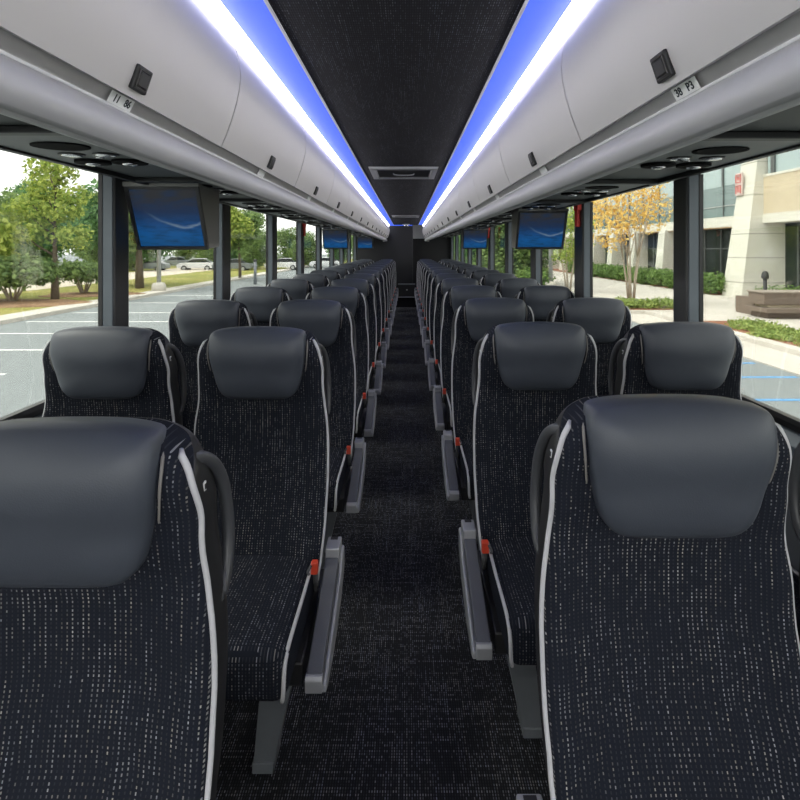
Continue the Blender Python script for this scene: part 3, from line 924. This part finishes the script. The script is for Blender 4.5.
# battered piers
def pier(y0, y1, xb, top=H0 + 12, wide=True):
    h = top - G
    q = lambda x0, a, b, z: [(x0 - 18.5, a - 30, z), (FX + 0.5 - 18.5, a - 30, z), (FX + 0.5 - 18.5, b - 30, z), (x0 - 18.5, b - 30, z)]
    p = loft('pier', [q(xb, y0, y1 + (0.5 if wide else 0.2), 0), q(xb + (1.05 if wide else 0.3), y0, y1, h)], 'precast', bl, smooth=False)
    for z in (0.9, 2.2, 3.45, 5.5, 7.2):
        if wide:
            q2 = q(xb + 1.05 * z / h - 0.006, y0 - 0.006, y1 + 0.5 - 0.5 * z / h + 0.006, z)
            q3 = [(a, b, z + 0.035) for a, b, c in q2]
            loft('pier_joint', [q2, q3], 'precast_joint', p, smooth=False)
    return p
pier(27.2, 28.4, 17.34, H0 + 6.5)
for y in (37.2, 42.0, 46.5, 51, 56, 61, 66, 72, 78):
    pier(y, y + 0.9, 18.0, H0 + 1.3, False)
# near projecting volume
NX = 18.5
nv = bpart('upper_spandrel', (NX, 4, H0 + 1.55), (NX + 3, 27.20, H0 + 3.75), 'precast_tan')
bpart('white_band', (NX - 0.05, 4, H0 + 1.32), (NX + 3, 27.25, H0 + 1.80), 'precast')
bpart('upper_window_band', (NX + 0.15, 4, H0 + 3.75), (NX + 3, 27.10, H0 + 6.4), 'upper_glass')
for k in range(9):
    bpart('window_mullion', (NX + 0.05, 26.5 - k * 2.3, H0 + 3.75), (NX + 0.2, 26.75 - k * 2.3, H0 + 6.4), 'mullion')
bpart('window_sill_band', (NX - 0.03, 4, H0 + 3.70), (NX + 0.2, 27.22, H0 + 3.82), 'precast')
bpart('roof_parapet', (NX - 0.05, 4, H0 + 6.4), (NX + 3, 27.25, H0 + 11), 'precast_tan')
bpart('lower_wall', (FX - 0.3, 27.25, G), (FX + 0.47, 28.3, H0 + 1.4), 'precast')
bpart('lower_glazing', (FX + 0.42, 4, G + 0.4), (FX + 0.9, 27.3, H0 + 1.3), 'building_glass_dark')
for k in range(8):
    bpart('lower_mullion', (FX + 0.36, 26.2 - k * 2.1, G + 0.4), (FX + 0.43, 26.3 - k * 2.1, H0 + 1.3), 'mullion')
# red reflection on the window glass, built as a sign on the pier: two red characters in red outlines on a pale plate, facing the bus
sg_ = thing('sign_reflection', (17.90, 28.25, H0 + 3.45), 'small red and white window reflection modelled as a sign on the pale building pier', 'sign')
sg_.scale = (1, 0.70, 0.63)
box('sign_plate', (-0.05, -0.40, -0.95), (0.05, 0.40, 0.95), 'sign_panel', sg_, bev=0.01)
def stroke(pts, z0):
    bm = bmesh.new()
    for (a, b, c, d) in pts:
        bm_box(bm, (-0.075, min(a, c) - 0.024, z0 + min(b, d) - 0.024), (-0.049, max(a, c) + 0.024, z0 + max(b, d) + 0.024))
    return from_bm('sign_character', bm, 'glyph_red', sg_)
stroke([(-0.28, 0.32, 0.28, 0.32), (-0.28, -0.32, 0.28, -0.32), (-0.28, -0.32, -0.28, 0.32), (0.28, -0.32, 0.28, 0.32), (-0.1, -0.1, -0.1, 0.15), (0.1, -0.1, 0.1, 0.15), (-0.1, 0.15, 0.1, 0.15)], 0.47)
stroke([(-0.28, 0.32, 0.28, 0.32), (-0.28, -0.32, -0.28, 0.32), (0.28, -0.32, 0.28, 0.32), (-0.08, -0.2, -0.08, 0.2), (0.1, -0.2, 0.1, 0.2)], -0.45)

# --- planter wall with a bench ledge
pw = thing('planter_wall', (15.65, 19.3, G), 'low brown stone planter wall with bench ledge beside the walk', 'planter')
box('upper_block', (-2.5, 0.0, 0.62), (4.2, 0.9, 1.06), 'planter_brown', pw, bev=0.02)
box('cap', (-2.55, -0.04, 1.05), (4.25, 0.95, 1.11), 'planter_cap', pw, bev=0.015)
box('slot_course', (-2.3, 0.10, 0.50), (4.0, 0.8, 0.63), 'precast_tan', pw)
box('bench_ledge', (-2.65, -0.35, 0.36), (4.2, 0.9, 0.52), 'planter_brown', pw, bev=0.015)
box('lower_block', (-2.4, -0.05, -0.05), (4.2, 0.9, 0.37), 'planter_brown', pw, bev=0.01)
box('planting_soil', (-2.3, 0.85, 0.0), (3.2, 2.0, 0.80), 'planter_brown', pw)

# --- path light
pl = thing('bollard_light', (15.1, 22.1, G + 0.13), 'dark bollard path light behind the brown planter wall', 'lamp')
tube('post', [(0, 0, 0), (0, 0, 1.35)], 0.07, 'pillar_dark', pl, 10)
loft('lamp_head', [[(0.14 * s * math.cos(a), 0.14 * s * math.sin(a), z) for a in [2 * math.pi * k / 16 for k in range(16)]] for s, z in ((0.5, 1.28), (1, 1.32), (1, 1.45), (0.8, 1.56), (0.4, 1.62))], 'pillar_dark', pl)

# --- foliage
def leaves_mesh(name, blobs, n, size, seed, rough=1.0):
    """blobs: (cx, cy, cz, rx, ry, rz, weight)"""
    rnd = random.Random(seed)
    verts, faces = [], []
    tot = sum(b[6] for b in blobs)
    for b in blobs:
        for _ in range(int(n * b[6] / tot)):
            while True:
                d = Vector((rnd.uniform(-1, 1), rnd.uniform(-1, 1), rnd.uniform(-1, 1)))
                if 0.05 < d.length <= 1: break
            r = d.length ** 0.45
            d.normalize()
            p = Vector((b[0] + d.x * b[3] * r, b[1] + d.y * b[4] * r, b[2] + d.z * b[5] * r))
            p += Vector((rnd.gauss(0, 1), rnd.gauss(0, 1), rnd.gauss(0, 1))) * size * rough * 0.5
            nrm = (d + Vector((rnd.gauss(0, .6), rnd.gauss(0, .6), rnd.gauss(0, .6) + 0.4))).normalized()
            a = nrm.orthogonal().normalized()
            a = (Matrix.Rotation(rnd.uniform(0, 6.28), 3, nrm) @ a)
            c = nrm.cross(a)
            s = size * rnd.uniform(0.6, 1.3)
            i = len(verts)
            verts += [p - a * s * 0.5, p + c * s * 0.32 , p + a * s * 0.5 + nrm * s * 0.12, p - c * s * 0.32]
            faces.append((i, i + 1, i + 2, i + 3))
    me = bpy.data.meshes.new(name)
    me.from_pydata(verts, [], faces)
    me.update()
    return me

def limb(bm, pts, r0, r1, seg=8):
    n = len(pts)
    tube_bm(bm, pts, [r0 + (r1 - r0) * i / (n - 1) for i in range(n)], seg)

def tree(loc, height, spread, trunk_r, clear, mat, n, size, seed, label, group=None, airy=False, bark='bark', stems=1, blobs=None):
    rnd = random.Random(seed)
    t = thing('tree', loc, label, 'tree', group)
    bm = bmesh.new()
    if stems == 1:
        lean = rnd.uniform(-.15, .15)
        limb(bm, [(0, 0, -0.05), (lean * .3, 0, clear * .5), (lean, 0, clear), (lean * 1.3, 0.05, height * .6), (lean, 0, height * .93)], trunk_r, trunk_r * .12)
        for k in range(9):
            a = rnd.uniform(0, 6.28); z = clear + (height * .55) * k / 9
            L = spread * rnd.uniform(.5, .85) * (1 - k / 16)
            limb(bm, [(lean, 0, z), (lean + math.cos(a) * L * .5, math.sin(a) * L * .5, z + L * .35), (lean + math.cos(a) * L, math.sin(a) * L, z + L * .9)], trunk_r * .38, trunk_r * .06, 6)
    else:
        for k in range(stems):
            a = 6.28 * k / stems + .4
            c, s_ = math.cos(a), math.sin(a)
            limb(bm, [(c * .1, s_ * .1, -0.05), (c * .22, s_ * .22, clear * .5), (c * .4, s_ * .4, clear), (c * spread * .55, s_ * spread * .55, height * .75)], trunk_r, trunk_r * .25, 7)
            for j in (-.7, .7):
                limb(bm, [(c * .35, s_ * .35, clear * .9), (math.cos(a + j) * spread * .5, math.sin(a + j) * spread * .5, clear + (height - clear) * .45)], trunk_r * .5, trunk_r * .1, 6)
    from_bm('trunk', bm, bark, t, None, True)
    if blobs is None:
        blobs = []
        cz = (height + clear) / 2
        hz = (height - clear) / 2
        m = 12 if not airy else 20
        for k in range(m):
            a = rnd.uniform(0, 6.28); zz = rnd.uniform(-1, 1)
            rr = spread * math.sqrt(max(0, 1 - (zz * .85) ** 2)) * rnd.uniform(.35, .8)
            s = spread * (rnd.uniform(.35, .5) if not airy else rnd.uniform(.18, .30))
            blobs.append((math.cos(a) * rr, math.sin(a) * rr, cz + zz * hz * .85, s, s, s * .8, 1.0))
        if not airy:
            blobs.append((0, 0, cz, spread * .7, spread * .7, hz * .8, 3.0))
    link_mesh('foliage', leaves_mesh('foliage', blobs, n, size, seed), mat, t)
    return t

def bush(loc, rx, ry, rz, mat, n, size, seed, label, group=None, stemmy=False, name='bush'):
    rnd = random.Random(seed)
    t = thing(name, loc, label, 'bush', group)
    z0 = rz * 1.0 + (0.62 if stemmy else -0.1)
    bl_ = [(0, 0, z0, rx * .85, ry * .85, rz * .9, 3.0)]
    for k in range(7):
        a = rnd.uniform(0, 6.28)
        bl_.append((math.cos(a) * rx * .55, math.sin(a) * ry * .55, z0 + rnd.uniform(-.2, .35) * rz, rx * .45, ry * .45, rz * .6, 1.0))
    bm = bmesh.new()
    for k in range(6):
        a = 6.28 * k / 6 + .3
        limb(bm, [(math.cos(a) * .08, math.sin(a) * .08, -0.03), (math.cos(a) * rx * .25, math.sin(a) * ry * .25, z0 * .6), (math.cos(a) * rx * .5, math.sin(a) * ry * .5, z0 * 1.1)], 0.06, 0.02, 6)
    from_bm('stems', bm, 'pale_bark', t, None, True)
    link_mesh('foliage', leaves_mesh('foliage', bl_, n, size, seed), mat, t)
    return t

LG = G + 0.13
# left side, near
tree((-17.6, 26.3, LG), 8.6, 1.9, 0.20, 2.2, 'leaf_lime', 3600, 0.24, 11, 'slender airy lime green tree with grey trunk nearest the left curb', airy=True, blobs=[(-0.9, 0, 3.4, .9, .8, .6, .8), (0.9, 0, 3.2, .8, .8, .5, .8), (-1.1, 0, 4.6, 1.0, .9, .7, 1), (0.3, 0, 4.5, .9, .9, .6, .9), (1.0, 0, 5.2, .6, .7, .5, .5), (-0.5, 0, 5.8, .9, .8, .7, .9), (0.3, 0, 6.6, .7, .7, .7, .7), (-0.9, 0, 6.8, .5, .5, .5, .3), (0, 0, 7.6, .6, .6, .7, .5)])
tree((-23.0, 25.0, LG), 7.2, 3.8, 0.25, 0.9, 'leaf_lime', 9000, 0.34, 12, 'broad yellow green tree at the far left of the first window', blobs=[(1.2, 0, 3.2, 2.8, 2.4, 2.2, 3), (-1.8, 0, 4.0, 3.0, 2.6, 2.3, 3), (0.6, 0, 5.4, 1.6, 1.6, 1.2, 1), (-2.6, 0, 5.6, 2.0, 2.0, 1.5, 1), (2.4, 0, 1.9, 1.8, 1.6, 1.2, 1.3)])
bush((-18.9, 25.2, LG), 2.3, 1.7, 0.85, 'leaf_green', 4200, 0.24, 13, 'wide dark green bush on stems at the left end of the lawn', None, True)
bush((-18.2, 29.6, LG), 1.7, 1.4, 0.62, 'leaf_green', 2600, 0.22, 14, 'round clipped green bush on stems right of the grey trunk', None, True)
tree((-19.6, 36.5, LG), 8.2, 3.1, 0.24, 2.0, 'leaf_dark', 6000, 0.38, 15, 'dark green bushy tree left of the first left pillar', blobs=[(-0.5, 0, 4.2, 2.6, 2.4, 1.7, 3), (1.3, 0, 5.6, 1.7, 1.7, 1.2, 1.6), (0.4, 0, 7.0, 1.3, 1.3, 1.0, 1.0), (-1.9, 0, 6.2, 1.2, 1.2, 0.8, .5), (1.6, 0, 3.0, 1.8, 1.6, 1.1, 1.4)])
tree((-17.3, 34.0, LG), 7.5, 2.6, 0.30, 2.9, 'leaf_green', 5200, 0.34, 16, 'green tree with stout trunk behind the near left monitor')
tree((-14.9, 43.0, LG), 6.5, 2.2, 0.16, 2.6, 'leaf_lime', 3200, 0.32, 17, 'thin trunked tree just right of the lamp pole', None)
tree((-14.6, 46.0, LG), 6.5, 2.2, 0.15, 2.6, 'leaf_green', 3200, 0.34, 18, 'thin trunked tree on the curb beyond the lamp pole')
# left far rows
protoL = [tree((0, 0, G), 8.0, 4.2, 0.25, 1.2, m, 9000, 0.38, s, None) for m, s in (('leaf_green', 31), ('leaf_dark', 32), ('leaf_green', 33))]
used = [False] * 3
def far_tree(k, x, y, sc, label, group):
    i = k % 3
    if not used[i]:
        o = protoL[i]; used[i] = True
    else:
        o = dup_tree(protoL[i])
    o.location = (x, y, G); o.scale = (sc, sc, sc); o.rotation_euler = (0, 0, k * 1.3)
    props(o, label, 'tree', group)
rnd = random.Random(5)
k = 0
for x in range(-74, -3, 6):
    far_tree(k, x + rnd.uniform(-1.5, 1.5), 86 + rnd.uniform(-4, 8), rnd.uniform(.62, .95), 'leafy green tree in the row beyond the left parking lot', 'trees beyond the left parking lot'); k += 1
for x, y in ((-34, 42), (-36, 52), (-34, 60), (-40, 68), (-38, 34), (-42, 46)):
    far_tree(k, x, y, rnd.uniform(.8, 1.1), 'green tree standing behind the pale path on the left', 'trees behind the left path'); k += 1
for x in (-1, 5, 11, 16):
    far_tree(k, x + rnd.uniform(-1, 1), 92 + rnd.uniform(-3, 3), rnd.uniform(1.0, 1.3), 'leafy green tree far off beyond the rear right windows', 'trees beyond the rear right windows'); k += 1
for x, y in ((7.0, 44), (8.5, 52), (7.2, 60), (9.5, 68), (8.0, 37.5)):
    far_tree(k, x, y, rnd.uniform(.65, .85), 'green tree on the lawn strip beside the office walk', 'trees beside the office walk'); k += 1
for j, (x, y) in enumerate(((-19, 66), (-23, 70), (-14.5, 74), (-29, 78))):
    far_tree(k, x, y, 0.6, 'small tree between the parked cars on the left', 'small trees among the left parked cars'); k += 1

# right side
tree((10.1, 23.6, G + 0.18), 6.9, 1.75, 0.055, 2.4, 'leaf_autumn', 2300, 0.17, 41, 'autumn yellow tree with several slim pale stems on the island', bark='pale_bark', stems=5, blobs=[(-0.3, 0, 4.6, 1.5, 1.3, 1.3, 3), (-0.9, 0, 3.4, 1.0, 1.0, 0.9, 1.6), (0.5, 0, 5.6, 1.1, 1.1, 1.0, 1.2), (0.9, 0, 4.2, 0.9, 0.9, 1.0, 1.0), (-1.0, 0, 5.0, 0.8, 0.8, 0.9, 1)])
tree((9.4, 30.5, G + 0.14), 5.4, 1.5, 0.06, 1.9, 'leaf_lime', 1500, 0.2, 42, 'pale stemmed open tree behind the near right monitor', bark='pale_bark', stems=5)
for kk, (x, y) in enumerate(((10.9, 15.2), (11.2, 16.9), (10.8, 13.4), (11.3, 11.8), (10.9, 10.2), (11.1, 8.4))):
    bush((x, y, G + 0.14), 0.85, 1.0, 0.15, 'leaf_light_hedge', 1500, 0.10, 50 + kk, 'bright light green low hedge bush behind the right curb', 'hedge bushes behind the right curb', name='hedge_bush')
for kk, x in enumerate((9.2, 10.1, 11.0)):
    bush((x, 22.3, G + 0.18), 0.62, 0.5, 0.26, 'leaf_light_hedge', 900, 0.11, 60 + kk, 'low green clump at the foot of the autumn tree', 'clumps under the autumn tree', name='hedge_bush')
hb = None
for kk in range(13):
    y = 29.5 + kk * 2.0
    if hb is None:
        hb = bush((17.2, y, G + 0.15), 0.85, 0.95, 0.72, 'leaf_hedge', 1500, 0.17, 70, None, None, name='clipped_shrub')
        o = hb
    else:
        o = dup_tree(hb); o.location = (17.2, y, G + 0.15); o.rotation_euler = (0, 0, kk * .9)
    props(o, 'round clipped dark green shrub in the row along the building', 'bush', 'clipped shrubs along the building')
for kk, (x, y) in enumerate(((8.3, 33.5), (8.6, 35.4), (7.6, 37.0), (7.3, 40))):
    bush((x, y, G + 0.13), 1.2, 1.1, 0.75, 'leaf_light_hedge' if kk % 2 else 'leaf_hedge', 1300, 0.2, 90 + kk, 'green bush on the lawn below the right monitor', 'bushes on the right lawn')
for kk, (x, lab) in enumerate(((16.1, 'rounded green bush behind the brown planter, nearest the bollard light'), (17.5, 'rounded green bush behind the brown planter, second from the bollard light'))):
    bush((x, 23.2, G + 0.13), 0.85, 0.7, 0.52, 'leaf_hedge', 1300, 0.15, 95 + kk, lab, 'bushes behind the planter')

# --- lamp posts
def lamp_post(loc, h, r, lab):
    t = thing('lamp_post', loc, lab, 'lamp post')
    loft('footing', [[(s * math.cos(a), s * math.sin(a), z) for a in [2 * math.pi * k / 16 for k in range(16)]] for s, z in ((0.42, -0.05), (0.40, 0.35), (0.30, 0.5), (0.12, 0.52))], 'concrete', t)
    tube('pole', [(0, 0, 0.4), (0, 0, h)], [r, r * .7], 'pole_grey', t, 10)
    box('lamp_head', (-0.9, -0.15, h - 0.02), (0.2, 0.15, h + 0.12), 'pole_grey', t, bev=0.03)
lamp_post((-15.0, 31.8, LG), 8.5, 0.13, 'tall grey lamp post on concrete footing seen below the left monitor')
lamp_post((9.0, 32.8, G + 0.14), 8.5, 0.14, 'tall grey lamp post seen below the right monitor')
t = thing('bollard_post', (-11.4, 39.5, G), 'short dark post on the asphalt seen through the third left window', 'post')
tube('post', [(0, 0, -0.02), (0, 0, 1.75)], [0.13, 0.11], 'leg_metal', t, 10)
loft('post_cap', [[(q_ * math.cos(a), q_ * math.sin(a), z) for a in [2 * math.pi * k / 12 for k in range(12)]] for q_, z in ((0.14, 1.74), (0.15, 1.80), (0.07, 1.90))], 'pillar_dark', t)

# --- cars
def make_car(mat):
    t = thing('car', (0, 0, G), None, 'car')
    prof = [(-2.2, 0.35), (-2.25, 0.75), (-1.9, 0.95), (-1.0, 1.0), (1.5, 1.02), (2.15, 0.92), (2.25, 0.6), (2.15, 0.32)]
    prism('body', prof, 'y', -0.85, 0.85, mat, t, bev=0.06)
    cab = [(-1.1, 0.98), (-0.45, 1.42), (0.9, 1.45), (1.75, 1.0)]
    prism('window_band', cab, 'y', -0.74, 0.74, 'car_glass', t, bev=0.03)
    prism('roof_panel', [(-0.5, 1.40), (-0.4, 1.47), (0.85, 1.50), (1.0, 1.42)], 'y', -0.72, 0.72, mat, t, bev=0.02)
    for x in (-1.35, 1.35):
        for s in (-1, 1):
            wl = loft('wheel', [[(x + 0.33 * math.cos(a), s * y, 0.33 + 0.33 * math.sin(a)) for a in [2 * math.pi * k / 18 for k in range(18)]] for y in (0.66, 0.88)], 'tyre', t, smooth=False)
            loft('hubcap', [[(x + 0.2 * math.cos(a), s * y, 0.33 + 0.2 * math.sin(a)) for a in [2 * math.pi * k / 14 for k in range(14)]] for y in (0.87, 0.895)], 'pole_grey', wl, smooth=False)
    return t
pc = {m: make_car(m) for m in ('car_white', 'car_grey')}
seen_car = set()
for m, x, y, rz, lab in (('car_white', -25.5, 64, 0.1, 'white parked car on the left side, seen just right of the near monitor'), ('car_grey', -20.5, 62, 0.05, 'grey parked car through the second left window'),
                         ('car_white', -15.5, 66, 0.0, 'white parked car through the third left window'), ('car_grey', -33.5, 76, 0.1, 'grey parked car farthest to the left beyond the grass'),
                         ('car_white', -11.0, 72, 0.0, 'white parked car farthest away on the left'), ('car_grey', -30.5, 62, 0.1, 'grey parked car behind the lamp post'),
                         ('car_white', 9.5, 76, 0.0, 'white parked car beyond the lawn below the right monitor'), ('car_grey', 15, 77, 0.0, 'grey parked car beyond the lawn near the office'), ('car_white', 3.0, 70, 0.1, 'white parked car far off through the rear right windows')):
    o = pc[m] if m not in seen_car else dup_tree(pc[m])
    seen_car.add(m)
    o.location = (x, y, G); o.rotation_euler = (0, 0, rz)
    props(o, lab, 'car')
